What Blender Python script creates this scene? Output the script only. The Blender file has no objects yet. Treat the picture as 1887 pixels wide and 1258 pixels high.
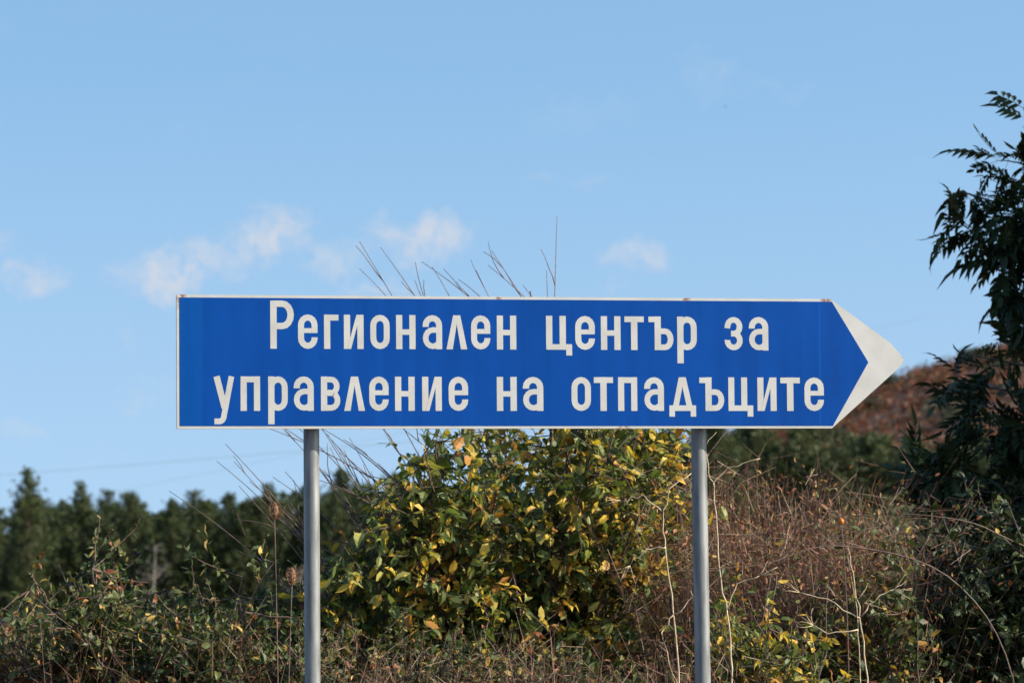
import bpy, math, random
import numpy as np
from mathutils import Vector, Matrix
R = math.radians
S = bpy.context.scene
COL = S.collection

# ------------------------------------------------------------------ camera
cam = bpy.data.cameras.new("camera"); camo = bpy.data.objects.new("camera", cam); COL.objects.link(camo)
S.camera = camo
cam.sensor_width = 36.0; cam.lens = 6705 / 1887 * 36.0
cam.clip_start = 0.1; cam.clip_end = 9000
camo.matrix_world = (Matrix.Translation((0, 0, 1.5)) @ Matrix.Rotation(R(90) + math.atan(381 / 6705), 4, 'X')
                     @ Matrix.Rotation(R(-0.45), 4, 'Z'))
cam.dof.use_dof = True; cam.dof.focus_distance = 15.1; cam.dof.aperture_fstop = 6.0

# ------------------------------------------------------------------ sun and sky
SUN_EL, SUN_AZ = 28.0, 103.0           # azimuth clockwise from +Y
sd = Vector((math.sin(R(SUN_AZ)) * math.cos(R(SUN_EL)), math.cos(R(SUN_AZ)) * math.cos(R(SUN_EL)), math.sin(R(SUN_EL))))
sl = bpy.data.lights.new("sun", 'SUN'); sl.energy = 5.0; sl.angle = R(0.53); sl.color = (1.0, 0.895, 0.735)
slo = bpy.data.objects.new("sun", sl); COL.objects.link(slo)
slo.rotation_euler = (-sd).to_track_quat('-Z', 'Y').to_euler(); slo.location = (30, -20, 40)
W = bpy.data.worlds.new("World"); S.world = W; W.use_nodes = True
S.view_settings.view_transform = 'Standard'; S.view_settings.look = 'None'
S.view_settings.exposure = 0.78; S.view_settings.gamma = 1.0; S.view_settings.use_curve_mapping = False
S.cycles.use_denoising = True
S.cycles.max_bounces = 8; S.cycles.transparent_max_bounces = 6

def build_sky():
    nt = W.node_tree; N = nt.nodes; L = nt.links; N.clear()
    out = N.new('ShaderNodeOutputWorld'); bg = N.new('ShaderNodeBackground'); L.new(bg.outputs[0], out.inputs[0])
    bg.inputs[1].default_value = 0.146
    sky = N.new('ShaderNodeTexSky'); sky.sky_type = 'NISHITA'; sky.sun_disc = False
    sky.sun_elevation = R(SUN_EL); sky.sun_rotation = R(SUN_AZ)
    sky.altitude = 0; sky.air_density = 1.1; sky.dust_density = 1.5; sky.ozone_density = 3.0
    tc = N.new('ShaderNodeTexCoord')
    lift = N.new('ShaderNodeVectorMath'); lift.operation = 'ADD'; lift.inputs[1].default_value = (0, 0, .3); L.new(tc.outputs['Generated'], lift.inputs[0])
    nrm = N.new('ShaderNodeVectorMath'); nrm.operation = 'NORMALIZE'; L.new(lift.outputs[0], nrm.inputs[0]); L.new(nrm.outputs[0], sky.inputs[0])
    def math_(op, a, b=None, c=None):
        n = N.new('ShaderNodeMath'); n.operation = op
        for i, v in enumerate((a, b, c)):
            if v is None: continue
            if isinstance(v, (int, float)): n.inputs[i].default_value = v
            else: L.new(v, n.inputs[i])
        return n.outputs[0]
    def vmath(op, a, b):
        n = N.new('ShaderNodeVectorMath'); n.operation = op
        for i, v in enumerate((a, b)):
            if isinstance(v, tuple): n.inputs[i].default_value = v
            else: L.new(v, n.inputs[i])
        return n
    def noise(vec, scale, detail, rough=0.55):
        n = N.new('ShaderNodeTexNoise'); n.inputs['Scale'].default_value = scale
        n.inputs['Detail'].default_value = detail; n.inputs['Roughness'].default_value = rough
        L.new(vec, n.inputs['Vector']); return n
    D = tc.outputs['Generated']
    w1 = noise(D, 75, 8, 0.68)
    warp = vmath('SCALE', vmath('SUBTRACT', w1.outputs['Color'], (0.5, 0.5, 0.5)).outputs[0], (0, 0, 0)); warp.inputs['Scale'].default_value = 0.024
    DW = vmath('ADD', D, warp.outputs[0]).outputs[0]
    # small fair weather clouds: direction (x, z at y=1), half sizes, strength
    cl = [(-.066, .085, .0125, .0068, .95), (-.095, .0755, .0125, .0066, 1), (-.081, .079, .016, .006, .7), (-.047, .080, .010, .006, .6),
          (-.025, .085, .0125, .0062, 1), (.034, .080, .009, .006, .75), (-.130, .0745, .010, .006, .75), (-.139, .084, .005, .004, .5),
          (-.1005, .0425, .010, .006, .5), (-.036, .0715, .014, .004, .55), (-.106, .058, .008, .005, .3), (-.132, .033, .014, .006, .4),
          (-.113, .024, .016, .006, .35), (.02, .118, .02, .006, .12), (.25, .07, .03, .012, .8), (-.27, .08, .03, .011, .8), (-.22, .06, .018, .008, .7)]
    m = None
    for x, z, sx, sz, st in cl:
        v = vmath('SUBTRACT', DW, (x, 1.0, z)).outputs[0]
        v = vmath('MULTIPLY', v, (1 / sx, 0.0, 1 / sz)).outputs[0]
        ln = N.new('ShaderNodeVectorMath'); ln.operation = 'LENGTH'; L.new(v, ln.inputs[0])
        mr = N.new('ShaderNodeMapRange'); mr.interpolation_type = 'SMOOTHSTEP'
        mr.inputs['From Min'].default_value = 1.65; mr.inputs['From Max'].default_value = 0.1
        mr.inputs['To Min'].default_value = 0; mr.inputs['To Max'].default_value = st
        L.new(ln.outputs['Value'], mr.inputs['Value'])
        m = mr.outputs[0] if m is None else math_('MAXIMUM', m, mr.outputs[0])
    sep = N.new('ShaderNodeSeparateXYZ'); L.new(D, sep.inputs[0])
    m = math_('MULTIPLY', m, math_('GREATER_THAN', sep.outputs[1], 0.0))
    # the same kind of thin cloud all round the horizon
    st = vmath('MULTIPLY', DW, (1, 1, 2.4)).outputs[0]
    n2 = noise(st, 26, 6, 0.6)
    g = N.new('ShaderNodeMapRange'); g.interpolation_type = 'SMOOTHSTEP'
    g.inputs['From Min'].default_value = 0.54; g.inputs['From Max'].default_value = 0.78; L.new(n2.outputs['Fac'], g.inputs['Value'])
    band = N.new('ShaderNodeMapRange'); band.interpolation_type = 'SMOOTHSTEP'
    band.inputs['From Min'].default_value = 0.20; band.inputs['From Max'].default_value = 0.03; L.new(sep.outputs[2], band.inputs['Value'])
    m2 = math_('MULTIPLY', math_('MULTIPLY', g.outputs[0], band.outputs[0]), 0.5)
    n3 = noise(DW, 150, 4, 0.6)
    mod = N.new('ShaderNodeMapRange'); mod.inputs['From Min'].default_value = 0.36; mod.inputs['From Max'].default_value = 0.58
    mod.inputs['To Min'].default_value = 0.35; mod.inputs['To Max'].default_value = 1.0; L.new(n3.outputs['Fac'], mod.inputs['Value'])
    m = math_('MULTIPLY', math_('MAXIMUM', m, m2), mod.outputs[0])
    veil = N.new('ShaderNodeMapRange'); veil.inputs['From Min'].default_value = .13; veil.inputs['From Max'].default_value = .0; veil.inputs['To Max'].default_value = .27; L.new(sep.outputs[2], veil.inputs['Value'])
    m = math_('MAXIMUM', math_('MULTIPLY', m, 0.85), veil.outputs[0])
    mix = N.new('ShaderNodeMixRGB'); tint = N.new('ShaderNodeMixRGB'); tint.blend_type = 'MULTIPLY'; tint.inputs[0].default_value = 1; tint.inputs[2].default_value = (.985, 1.085, 1.01, 1)
    L.new(sky.outputs[0], tint.inputs[1]); L.new(m, mix.inputs[0]); L.new(tint.outputs[0], mix.inputs[1])
    mix.inputs[2].default_value = (2.75, 2.85, 3.1, 1)
    L.new(mix.outputs[0], bg.inputs[0])
build_sky()

# ------------------------------------------------------------------ helpers
rng = np.random.default_rng(7)
def thing(name, label, cat, loc=(0, 0, 0), rotz=0.0, group=None):
    o = bpy.data.objects.new(name, None); COL.objects.link(o)
    o.location = loc; o.rotation_euler = (0, 0, rotz); o.empty_display_size = 0.1
    o['label'] = label; o['category'] = cat
    if group: o['group'] = group
    return o
def mesh_of(name, V, F, mats, smooth=False, midx=None):
    me = bpy.data.meshes.new(name); me.from_pydata([tuple(v) for v in V], [], F)
    for m in (mats if isinstance(mats, (list, tuple)) else [mats]): me.materials.append(m)
    if midx is not None: me.polygons.foreach_set('material_index', midx)
    if smooth: me.polygons.foreach_set('use_smooth', [True] * len(me.polygons))
    me.update(); return me
def part(name, me, parent=None, kind=None):
    o = bpy.data.objects.new(name, me); COL.objects.link(o)
    if parent: o.parent = parent
    if kind: o['kind'] = kind
    return o
class MB:
    """collects shapes for ONE mesh"""
    def __init__(s): s.V = []; s.F = []; s.n = 0
    def add(s, V, F):
        s.V.extend([tuple(v) for v in V]); s.F.extend([tuple(i + s.n for i in f) for f in F]); s.n += len(V)
    def tube(s, pts, rad, k=6, cap=True):
        pts = np.asarray(pts, float); n = len(pts)
        if np.isscalar(rad): rad = [rad] * n
        T = np.gradient(pts, axis=0); T /= np.linalg.norm(T, axis=1)[:, None] + 1e-9
        up = np.array([0, 0, 1.0]) if abs(T[0][2]) < .9 else np.array([1.0, 0, 0])
        A = np.cross(T, up); A /= np.linalg.norm(A, axis=1)[:, None] + 1e-9
        B = np.cross(T, A)
        a = np.arange(k) * 2 * math.pi / k
        ring = (np.cos(a)[None, :, None] * A[:, None, :] + np.sin(a)[None, :, None] * B[:, None, :]) * np.asarray(rad)[:, None, None] + pts[:, None, :]
        F = [(i * k + j, i * k + (j + 1) % k, (i + 1) * k + (j + 1) % k, (i + 1) * k + j) for i in range(n - 1) for j in range(k)]
        if cap: F += [tuple(range(k))[::-1], tuple((n - 1) * k + j for j in range(k))]
        s.add(ring.reshape(-1, 3), F)
    def box(s, lo, hi):
        (a, b, c), (d, e, f) = lo, hi
        s.add([(a, b, c), (d, b, c), (d, e, c), (a, e, c), (a, b, f), (d, b, f), (d, e, f), (a, e, f)],
              [(0, 3, 2, 1), (4, 5, 6, 7), (0, 1, 5, 4), (1, 2, 6, 5), (2, 3, 7, 6), (3, 0, 4, 7)])
    def build(s, name, mat, parent=None, smooth=False, kind=None, off=(0, 0, 0)):
        V = np.asarray(s.V, float) - np.asarray(off, float)
        return part(name, mesh_of(name, V, s.F, mat, smooth), parent, kind)

def mat(name, rough=0.6):
    m = bpy.data.materials.new(name); m.use_nodes = True
    b = m.node_tree.nodes['Principled BSDF']; b.inputs['Roughness'].default_value = rough
    return m, m.node_tree.nodes, m.node_tree.links, b
def ramp(N, stops, interp='LINEAR'):
    r = N.new('ShaderNodeValToRGB'); e = r.color_ramp.elements; r.color_ramp.interpolation = interp
    while len(e) < len(stops): e.new(0.5)
    for k, (p, c) in enumerate(stops): e[k].position = p; e[k].color = (*c, 1)
    return r
def leaf_mat(name, stops, mode, trans=0.3, rough=0.5, tgain=1.5, grp=1.3, gs=3.2):
    m, N, L, b = mat(name, rough)
    if mode == 'island': src = N.new('ShaderNodeNewGeometry').outputs['Random Per Island']
    else: src = N.new('ShaderNodeObjectInfo').outputs['Random']
    r = ramp(N, stops)
    pos = N.new('ShaderNodeNewGeometry').outputs['Position'] if mode == 'island' else N.new('ShaderNodeObjectInfo').outputs['Location']
    gn = N.new('ShaderNodeTexNoise'); gn.inputs['Scale'].default_value = gs; gn.inputs['Detail'].default_value = 2; L.new(pos, gn.inputs['Vector'])
    gm = N.new('ShaderNodeMath'); gm.operation = 'MULTIPLY_ADD'; gm.inputs[1].default_value = grp; gm.inputs[2].default_value = -.5 * grp; L.new(gn.outputs['Fac'], gm.inputs[0])
    ga = N.new('ShaderNodeMath'); ga.operation = 'ADD'; ga.use_clamp = True; L.new(src, ga.inputs[0]); L.new(gm.outputs[0], ga.inputs[1]); L.new(ga.outputs[0], r.inputs[0])
    nz = N.new('ShaderNodeTexNoise'); nz.inputs['Scale'].default_value = 60 if mode == 'object' else 45
    tc = N.new('ShaderNodeTexCoord'); L.new(tc.outputs['Object'], nz.inputs['Vector'])
    hv = N.new('ShaderNodeHueSaturation'); L.new(r.outputs[0], hv.inputs['Color'])
    mr = N.new('ShaderNodeMapRange'); mr.inputs['To Min'].default_value = 0.7; mr.inputs['To Max'].default_value = 1.3
    L.new(nz.outputs['Fac'], mr.inputs['Value']); L.new(mr.outputs[0], hv.inputs['Value'])
    L.new(hv.outputs[0], b.inputs['Base Color']); b.inputs['Specular IOR Level'].default_value = 0.3
    if trans > 0:
        t = N.new('ShaderNodeBsdfTranslucent'); g = N.new('ShaderNodeMixRGB'); g.blend_type = 'MULTIPLY'; g.inputs[0].default_value = 1
        g.inputs[2].default_value = (tgain, tgain * 1.05, tgain * 0.5, 1); L.new(hv.outputs[0], g.inputs[1]); L.new(g.outputs[0], t.inputs['Color'])
        mx = N.new('ShaderNodeMixShader'); mx.inputs[0].default_value = trans
        L.new(b.outputs[0], mx.inputs[1]); L.new(t.outputs[0], mx.inputs[2]); L.new(mx.outputs[0], N['Material Output'].inputs['Surface'])
    return m
def noise_mat(name, c1, c2, scale=8, rough=0.8, detail=6, stretch=(1, 1, 1), bump=0.0, metallic=0.0, lo=.35, hi=.65):
    m, N, L, b = mat(name, rough)
    tc = N.new('ShaderNodeTexCoord'); mp = N.new('ShaderNodeMapping'); mp.inputs['Scale'].default_value = stretch
    nz = N.new('ShaderNodeTexNoise'); nz.inputs['Scale'].default_value = scale; nz.inputs['Detail'].default_value = detail
    L.new(tc.outputs['Object'], mp.inputs[0]); L.new(mp.outputs[0], nz.inputs['Vector'])
    r = ramp(N, [(lo, c1), (hi, c2)]); L.new(nz.outputs['Fac'], r.inputs[0]); L.new(r.outputs[0], b.inputs['Base Color'])
    b.inputs['Metallic'].default_value = metallic
    if bump:
        bp = N.new('ShaderNodeBump'); bp.inputs['Strength'].default_value = bump; bp.inputs['Distance'].default_value = 0.01
        L.new(nz.outputs['Fac'], bp.inputs['Height']); L.new(bp.outputs[0], b.inputs['Normal'])
    return m

GREEN = [(0, (.05, .075, .022)), (.3, (.09, .125, .035)), (.5, (.17, .205, .065)), (.66, (.29, .29, .09)), (.75, (.50, .36, .06)), (.92, (.62, .40, .06)), (1, (.38, .18, .045))]
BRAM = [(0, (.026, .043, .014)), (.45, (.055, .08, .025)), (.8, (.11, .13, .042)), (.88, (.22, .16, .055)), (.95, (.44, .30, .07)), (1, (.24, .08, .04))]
ASH = [(0, (.013, .024, .010)), (.6, (.027, .044, .015)), (.95, (.045, .065, .02)), (1, (.10, .11, .03))]
RUST = [(0, (.10, .04, .02)), (.5, (.22, .09, .03)), (.8, (.30, .15, .04)), (1, (.10, .10, .03))]
M = dict(
    shrub_i=leaf_mat('shrub_leaves', GREEN, 'island'), shrub_o=leaf_mat('shrub_leaf', GREEN, 'object'),
    bram_i=leaf_mat('bramble_leaves', BRAM, 'island', .2, grp=.6), bram_o=leaf_mat('bramble_leaf', BRAM, 'object', .2, grp=.6),
    ash_i=leaf_mat('ash_leaves', ASH, 'island', .10), ash_o=leaf_mat('ash_leaf', ASH, 'object', .10),
    rust_i=leaf_mat('rust_leaves', RUST, 'island', .25), rust_o=leaf_mat('rust_leaf', RUST, 'object', .25),
    pale_i=leaf_mat('pale_leaves', [(0, (.05, .075, .03)), (.6, (.10, .13, .06)), (1, (.17, .17, .07))], 'island', .2),
    needles=leaf_mat('pine_needles', [(0, (.026, .04, .014)), (.6, (.055, .075, .022)), (1, (.085, .105, .03))], 'island', .1, grp=.8, gs=.35),
    scrub=leaf_mat('hill_scrub', [(0, (.09, .024, .012)), (.35, (.165, .045, .02)), (.6, (.20, .066, .026)), (.74, (.15, .085, .03)), (.86, (.06, .065, .025)), (1, (.035, .045, .02))], 'island', .1, grp=1.5, gs=.07),
    hillgreen=leaf_mat('hill_bush_leaves', [(0, (.02, .03, .014)), (1, (.05, .06, .025))], 'island', .1),
    weeds=leaf_mat('dry_weed_stems', [(0, (.10, .048, .035)), (.5, (.19, .10, .07)), (.85, (.26, .165, .11)), (1, (.36, .28, .19))], 'island', 0, grp=.4),
    weedleaf=leaf_mat('dry_weed_leaves', [(0, (.10, .035, .022)), (.4, (.22, .085, .042)), (.62, (.30, .14, .058)), (.76, (.08, .11, .035)), (.9, (.12, .15, .05)), (1, (.40, .26, .08))], 'island', .2),
    grass=leaf_mat('dry_grass_blades', [(0, (.16, .11, .05)), (.5, (.26, .19, .09)), (.8, (.10, .11, .035)), (1, (.20, .09, .04))], 'island', .2),
    redgrass=leaf_mat('russet_grass_blades', [(0, (.15, .06, .028)), (.6, (.20, .09, .04)), (.85, (.14, .11, .04)), (1, (.25, .17, .07))], 'island', .2),
    bark=noise_mat('shrub_bark', (.045, .032, .025), (.12, .085, .065), 40, .85),
    twig=noise_mat('shoot_bark', (.09, .055, .045), (.17, .11, .085), 40, .7),
    ashbark=noise_mat('ash_bark', (.05, .045, .035), (.12, .105, .085), 25, .9, stretch=(1, 1, .2)),
    pinebark=noise_mat('pine_bark', (.045, .033, .026), (.13, .09, .065), 9, .9, stretch=(1, 1, .3)),
    deadwood=noise_mat('dead_wood', (.16, .14, .12), (.30, .27, .24), 14, .9, stretch=(1, 1, .3)),
    stalk=noise_mat('dry_stalk', (.36, .27, .17), (.56, .45, .30), 30, .7),
    cane=noise_mat('bramble_cane', (.06, .035, .03), (.14, .085, .06), 40, .6),
    teasel=noise_mat('teasel_head', (.10, .05, .025), (.24, .13, .07), 120, .9),
    hip=noise_mat('rose_hip', (.55, .13, .015), (.65, .20, .02), 60, .35),
    ground=noise_mat('ground', (.055, .035, .02), (.13, .062, .032), .6, .95, 10, bump=.4),
    hill=noise_mat('hill_earth', (.09, .036, .02), (.15, .065, .032), .06, .95, 10),
    galv=None, wire=noise_mat('wire', (.10, .10, .11), (.16, .16, .17), 5, .5),
    bird=noise_mat('bird', (.03, .03, .03), (.06, .06, .06), 20, .8),
    concrete=noise_mat('concrete', (.25, .24, .22), (.38, .37, .34), 30, .9, bump=.3))

def norm(v): return v / (np.linalg.norm(v, axis=-1, keepdims=True) + 1e-9)
# leaf outline: along, side, lift
LEAF_S = np.array([(0, 0, 0), (.42, 0, .0), (.75, 0, -.05), (1, 0, -.16), (.30, .27, .07), (.68, .24, .02), (.30, -.27, .07), (.68, -.24, .02)])
LEAF_N = LEAF_S * np.array([1, .74, 1])
LEAF_F = [(0, 1, 4), (1, 2, 5, 4), (2, 3, 5), (0, 6, 1), (1, 6, 7, 2), (2, 7, 3)]
def leaf_frames(P, Dr, roll_jit=0.6, up=(0, 0, 1)):
    Dr = norm(Dr); n = len(P)
    Nn = np.array(up)[None, :] + rng.normal(0, roll_jit, (n, 3))
    Sd = norm(np.cross(Nn, Dr)); Nn = np.cross(Dr, Sd)
    return Dr, Sd, Nn
def leaves_geo(P, Dr, size, shape=LEAF_S, roll_jit=0.6):
    """arrays of leaf vertices for a joined foliage mesh"""
    D_, S_, N_ = leaf_frames(P, Dr, roll_jit); k = len(shape)
    size = np.broadcast_to(np.asarray(size, float), (len(P),))
    V = P[:, None, :] + size[:, None, None] * (shape[None, :, 0:1] * D_[:, None] + shape[None, :, 1:2] * S_[:, None] + shape[None, :, 2:3] * N_[:, None])
    F = [tuple(i * k + j for j in f) for i in range(len(P)) for f in LEAF_F]
    return V.reshape(-1, 3), F, (D_, S_, N_)
def frame_matrix(p, d, s, n, size):
    m = Matrix.Identity(4)
    for r in range(3): m[r][0] = d[r] * size; m[r][1] = s[r] * size; m[r][2] = n[r] * size; m[r][3] = p[r]
    return m
def foliage(root, base, P, Dr, size, mi, mo, n_obj, shape=LEAF_S, roll_jit=.6, leaf_mesh=None, view=None, name='leaf'):
    """the leaves that show largest become parts of their own, the rest one joined part"""
    P = np.asarray(P); Dr = np.asarray(Dr); size = np.broadcast_to(np.asarray(size, float), (len(P),)).copy()
    D_, S_, N_ = leaf_frames(P, Dr, roll_jit)
    S_ = S_ * rng.uniform(.6, 1.15, (len(P), 1)); N_ = N_ * rng.uniform(-.8, 3.2, (len(P), 1))
    score = P[:, 1] - 6 * (size - size.mean())
    if view is not None: score = score + np.where(view(P), 0, 50)
    order = np.argsort(score); own = order[:n_obj]; rest = order[n_obj:]
    base = np.asarray(base, float)
    if leaf_mesh is None: leaf_mesh = mesh_of(name, shape, LEAF_F, mo)
    for i in own:
        o = part(name, leaf_mesh, root); o.matrix_local = frame_matrix(P[i] - base, D_[i], S_[i], N_[i], size[i])
    if len(rest):
        LV = np.array([v.co[:] for v in leaf_mesh.vertices]); LF = [tuple(p.vertices) for p in leaf_mesh.polygons]; k = len(LV)
        V = (P[rest] - base)[:, None, :] + size[rest][:, None, None] * (LV[None, :, 0:1] * D_[rest][:, None] + LV[None, :, 1:2] * S_[rest][:, None] + LV[None, :, 2:3] * N_[rest][:, None])
        F = [tuple(i * k + j for j in f) for i in range(len(rest)) for f in LF]
        part('foliage', mesh_of('foliage', V.reshape(-1, 3), F, mi), root, 'stuff')
def curve_pts(p0, d0, length, n, wander, lift=0.0):
    p = np.array(p0, float); d = norm(np.array(d0, float)); out = [p.copy()]
    for _ in range(n):
        d = norm(d + rng.normal(0, wander, 3) + np.array([0, 0, lift])); p = p + d * length / n; out.append(p.copy())
    return np.array(out)
def bez(p0, p1, p2, n=10):
    t = np.linspace(0, 1, n)[:, None]; p0, p1, p2 = map(np.asarray, (p0, p1, p2))
    return (1 - t) ** 2 * p0 + 2 * t * (1 - t) * p1 + t * t * p2
def smooth(a, b, x): t = np.clip((x - a) / (b - a), 0, 1); return t * t * (3 - 2 * t)
def gz(x, y): return -1.9 * smooth(24, 160, y) - 1.3 * smooth(160, 320, y) + .05 * np.sin(x * .7) * np.cos(y * .5) * smooth(20, 40, y)

# ------------------------------------------------------------------ ground and hill
def grid_mesh(name, xs, ys, zf, m):
    X, Y = np.meshgrid(xs, ys); Z = zf(X, Y); nx = len(xs)
    F = [(j * nx + i, j * nx + i + 1, (j + 1) * nx + i + 1, (j + 1) * nx + i) for j in range(len(ys) - 1) for i in range(nx - 1)]
    o = part(name, mesh_of(name, np.stack([X, Y, Z], -1).reshape(-1, 3), F, m, True)); o['kind'] = 'structure'; return o
xs = np.concatenate([np.linspace(-4000, -120, 14), np.linspace(-100, 100, 101), np.linspace(120, 4000, 14)])
ys = np.concatenate([np.linspace(-400, -20, 8), np.linspace(-10, 60, 60), np.linspace(63, 330, 80), np.linspace(360, 6000, 20)])
grid_mesh('ground', xs, ys, gz, M['ground'])
RX = np.array([-400, -200, -90, -60, -30, 0, 34, 62, 67, 78, 87, 120, 165, 240, 330, 460]); RZ = np.array([-8, -8, -8, -5, 1.5, 8, 18.5, 27.6, 29.6, 33.2, 35.2, 41, 44, 38, 22, -8])
def hz(x, y):
    zr = np.interp(x, RX, RZ); b = np.where(y < 620, smooth(330, 620, y) * .55 + .45 * np.clip((y - 330) / 290, 0, 1), smooth(980, 620, y))
    return -7 + (zr + 7) * b + .5 * np.sin(x * .11 + 1.3 * np.sin(y * .03)) * b + .4 * np.sin(y * .06 + 1.7 * np.sin(x * .07)) * b
grid_mesh('hill', np.linspace(-120, 460, 146), np.linspace(330, 980, 100), hz, M['hill'])

def blob_geo(C, rad, nq, q, flat=.75):
    """clumps of small leaf faces round each centre: arrays (V,F)"""
    n = len(C); d = norm(rng.normal(0, 1, (n, nq, 3))); rr = rng.uniform(.45, 1, (n, nq, 1)) ** .6
    P = C[:, None, :] + d * rr * rad[:, None, None] * np.array([1, 1, flat]); P = P.reshape(-1, 3)
    a = norm(rng.normal(0, 1, P.shape)); b = norm(np.cross(a, rng.normal(0, 1, P.shape)))
    s = (q * rng.uniform(.6, 1.4, len(P)))[:, None]
    V = np.stack([P - a * s, P - b * s * .6, P + a * s, P + b * s * .6], 1)
    V[:, 1] += .25 * s * norm(np.cross(a, b))
    return V.reshape(-1, 3), [(4 * i, 4 * i + 1, 4 * i + 2, 4 * i + 3) for i in range(len(P))]
n = 7500
hx = rng.uniform(-15, 135, n); hy = rng.uniform(380, 640, n); rad = .5 + 1.6 * rng.random(n) ** 2
C = np.stack([hx, hy, hz(hx, hy) + rad * .45], 1)
V, F = blob_geo(C, rad, 34, .24)
sc = part('hill_scrub', mesh_of('hill_scrub', V, F, M['scrub'])); sc['kind'] = 'stuff'; sc['label'] = 'russet autumn scrub covering the hillside'; sc['category'] = 'scrub'
bx = [(63.5, 618, 2.3), (75, 560, 3.4), (64, 530, 2.6), (69, 545, 2.8), (81, 500, 3.4), (86, 515, 3.0), (55, 500, 2.4), (60, 480, 2.8), (70, 470, 2.6), (48, 540, 2.4), (83, 590, 2.2), (57, 580, 1.6), (69, 480, 1.5), (77, 610, 1.4)]
for i, (x, y, r) in enumerate(bx):
    zb = float(hz(np.float64(x), np.float64(y)))
    crest = i == 0
    t = thing('hill_bush', 'dark round bush standing on the skyline of the russet hill' if crest else 'dark green bush among the russet scrub of the hillside', 'bush', (x, y, zb),
              group=None if crest else 'green bushes on the hillside')
    cc = np.array([(rng.normal(0, r * .4), rng.normal(0, r * .4), r * rng.uniform(.4, 1.1)) for _ in range(9)])
    V, F = blob_geo(cc, np.full(9, r * .55), 60, .22); part('crown', mesh_of('crown', V, F, M['hillgreen']), t)
    mb = MB(); mb.tube([(0, 0, -.3), (.05, 0, r * .5), (0, .05, r)], [.14, .1, .04], 6); mb.build('trunk', M['pinebark'], t)

# ------------------------------------------------------------------ pines
def make_pine(h, wide, seed, low=.05):
    global rng
    rng = np.random.default_rng(seed)
    tr = MB(); n = 9; z = np.linspace(-.3, h, n); w = np.cumsum(rng.normal(0, .035, (n, 2)), 0)
    tr.tube(np.c_[w, z], np.linspace(.11, .012, n) * h / 7, 7)
    P = []
    zz = h * low
    while zz < h * .985:
        f = (zz / h); ln = wide * (np.sin(min(1, (1 - f) * 1.75) * math.pi / 2) ** .8) * rng.uniform(.75, 1.15)
        if f < .3 and low > .1: ln *= .7
        nb = rng.integers(4, 7); a0 = rng.uniform(0, 6.28)
        for k in range(nb):
            if low > .1 and f < .3 and rng.random() < .4: continue
            a = a0 + k * 6.283 / nb + rng.normal(0, .25); l = ln * rng.uniform(.6, 1.15)
            el = .1 + .75 * f + rng.normal(0, .12)
            c = np.array([np.interp(zz, z, w[:, 0]), np.interp(zz, z, w[:, 1]), zz])
            d = np.array([math.cos(a) * math.cos(el), math.sin(a) * math.cos(el), math.sin(el)])
            pts = curve_pts(c, d, l, 5, .1, .07)
            tr.tube(pts, np.linspace(.022, .006, 6), 4)
            m = max(3, int(l * 8))
            for t in np.linspace(.3, 1, m):
                q = pts[0] + 0; i = min(4, int(t * 5)); q = pts[i] * (1 - (t * 5 - i)) + pts[i + 1] * (t * 5 - i)
                P.append(q + rng.normal(0, .07, 3))
                if t > .5: P.append(q + rng.normal(0, .13, 3))
        zz += rng.uniform(.24, .40) * h / 7
    P.append(np.array([w[-1, 0], w[-1, 1], h])); P = np.array(P)
    nq = 11; Q = np.repeat(P, nq, 0); d = norm(rng.normal(0, 1, Q.shape) + np.array([0, 0, .45])); ln = rng.uniform(.10, .2, len(Q))[:, None]
    s = norm(np.cross(d, rng.normal(0, 1, Q.shape))) * .022
    V = np.stack([Q - s * .5, Q + d * ln * .6 - s, Q + d * ln, Q + d * ln * .6 + s], 1).reshape(-1, 3)
    F = [(4 * i, 4 * i + 1, 4 * i + 2, 4 * i + 3) for i in range(len(Q))]
    tm = mesh_of('trunk', tr.V, tr.F, M['pinebark'], True); cm = mesh_of('crown', V, F, M['needles'])
    return tm, cm
PINES = [make_pine(7, 1.35, 11, .2), make_pine(7, 1.55, 12), make_pine(7, 1.2, 13, .14), make_pine(7, 1.7, 14)]
rng = np.random.default_rng(21)
def pine(x, y, h, label, group=None, proto=None):
    tm, cm = PINES[rng.integers(0, 4) if proto is None else proto]; s = h / 7
    t = thing('pine_tree', label, 'pine tree', (x, y, float(gz(x, y))), rng.uniform(0, 6.28), group); t.scale = (s * rng.uniform(.9, 1.45),) * 2 + (s,)
    part('trunk', tm, t); part('crown', cm, t)
for row, y0 in enumerate((168, 171, 175, 179, 184, 190, 197, 205)):
    x = -27 + row * .55
    while x < 5.5:
        yy = y0 + rng.normal(0, .8)
        h = 5.5 + rng.normal(0, .5) + (.25 if row > 3 else 0) + .6 * float(smooth(-15, -7, x))
        if row == 0 and (x < -22.4 or rng.random() < .15): x += 1.2; continue
        pine(x, yy, h, 'dark green pine of the dense wood beyond the brambles', 'pines of the dense wood', proto=None if row < 3 else (1, 3)[int(rng.integers(0, 2))])
        x += rng.uniform(1.0, 2.2)
pine(-21.7, 164, 7.1, 'tall ragged pine rising above the edge of the dark wood', proto=0)
pine(-25.6, 150, 5.2, 'olive green pine standing in front of the dark wood edge', proto=1)
for row, y0 in enumerate((222, 230, 240, 252)):
    x = 5.5 + row * .9
    while x < 44:
        pine(x, y0 + rng.normal(0, 1.5), (10.6 + row * .35) * (1 - .010 * max(0, x - 20)) + rng.normal(0, .6), 'green pine in the belt at the foot of the hill', 'pines at the foot of the hill')
        x += rng.uniform(1.9, 2.9)
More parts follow.
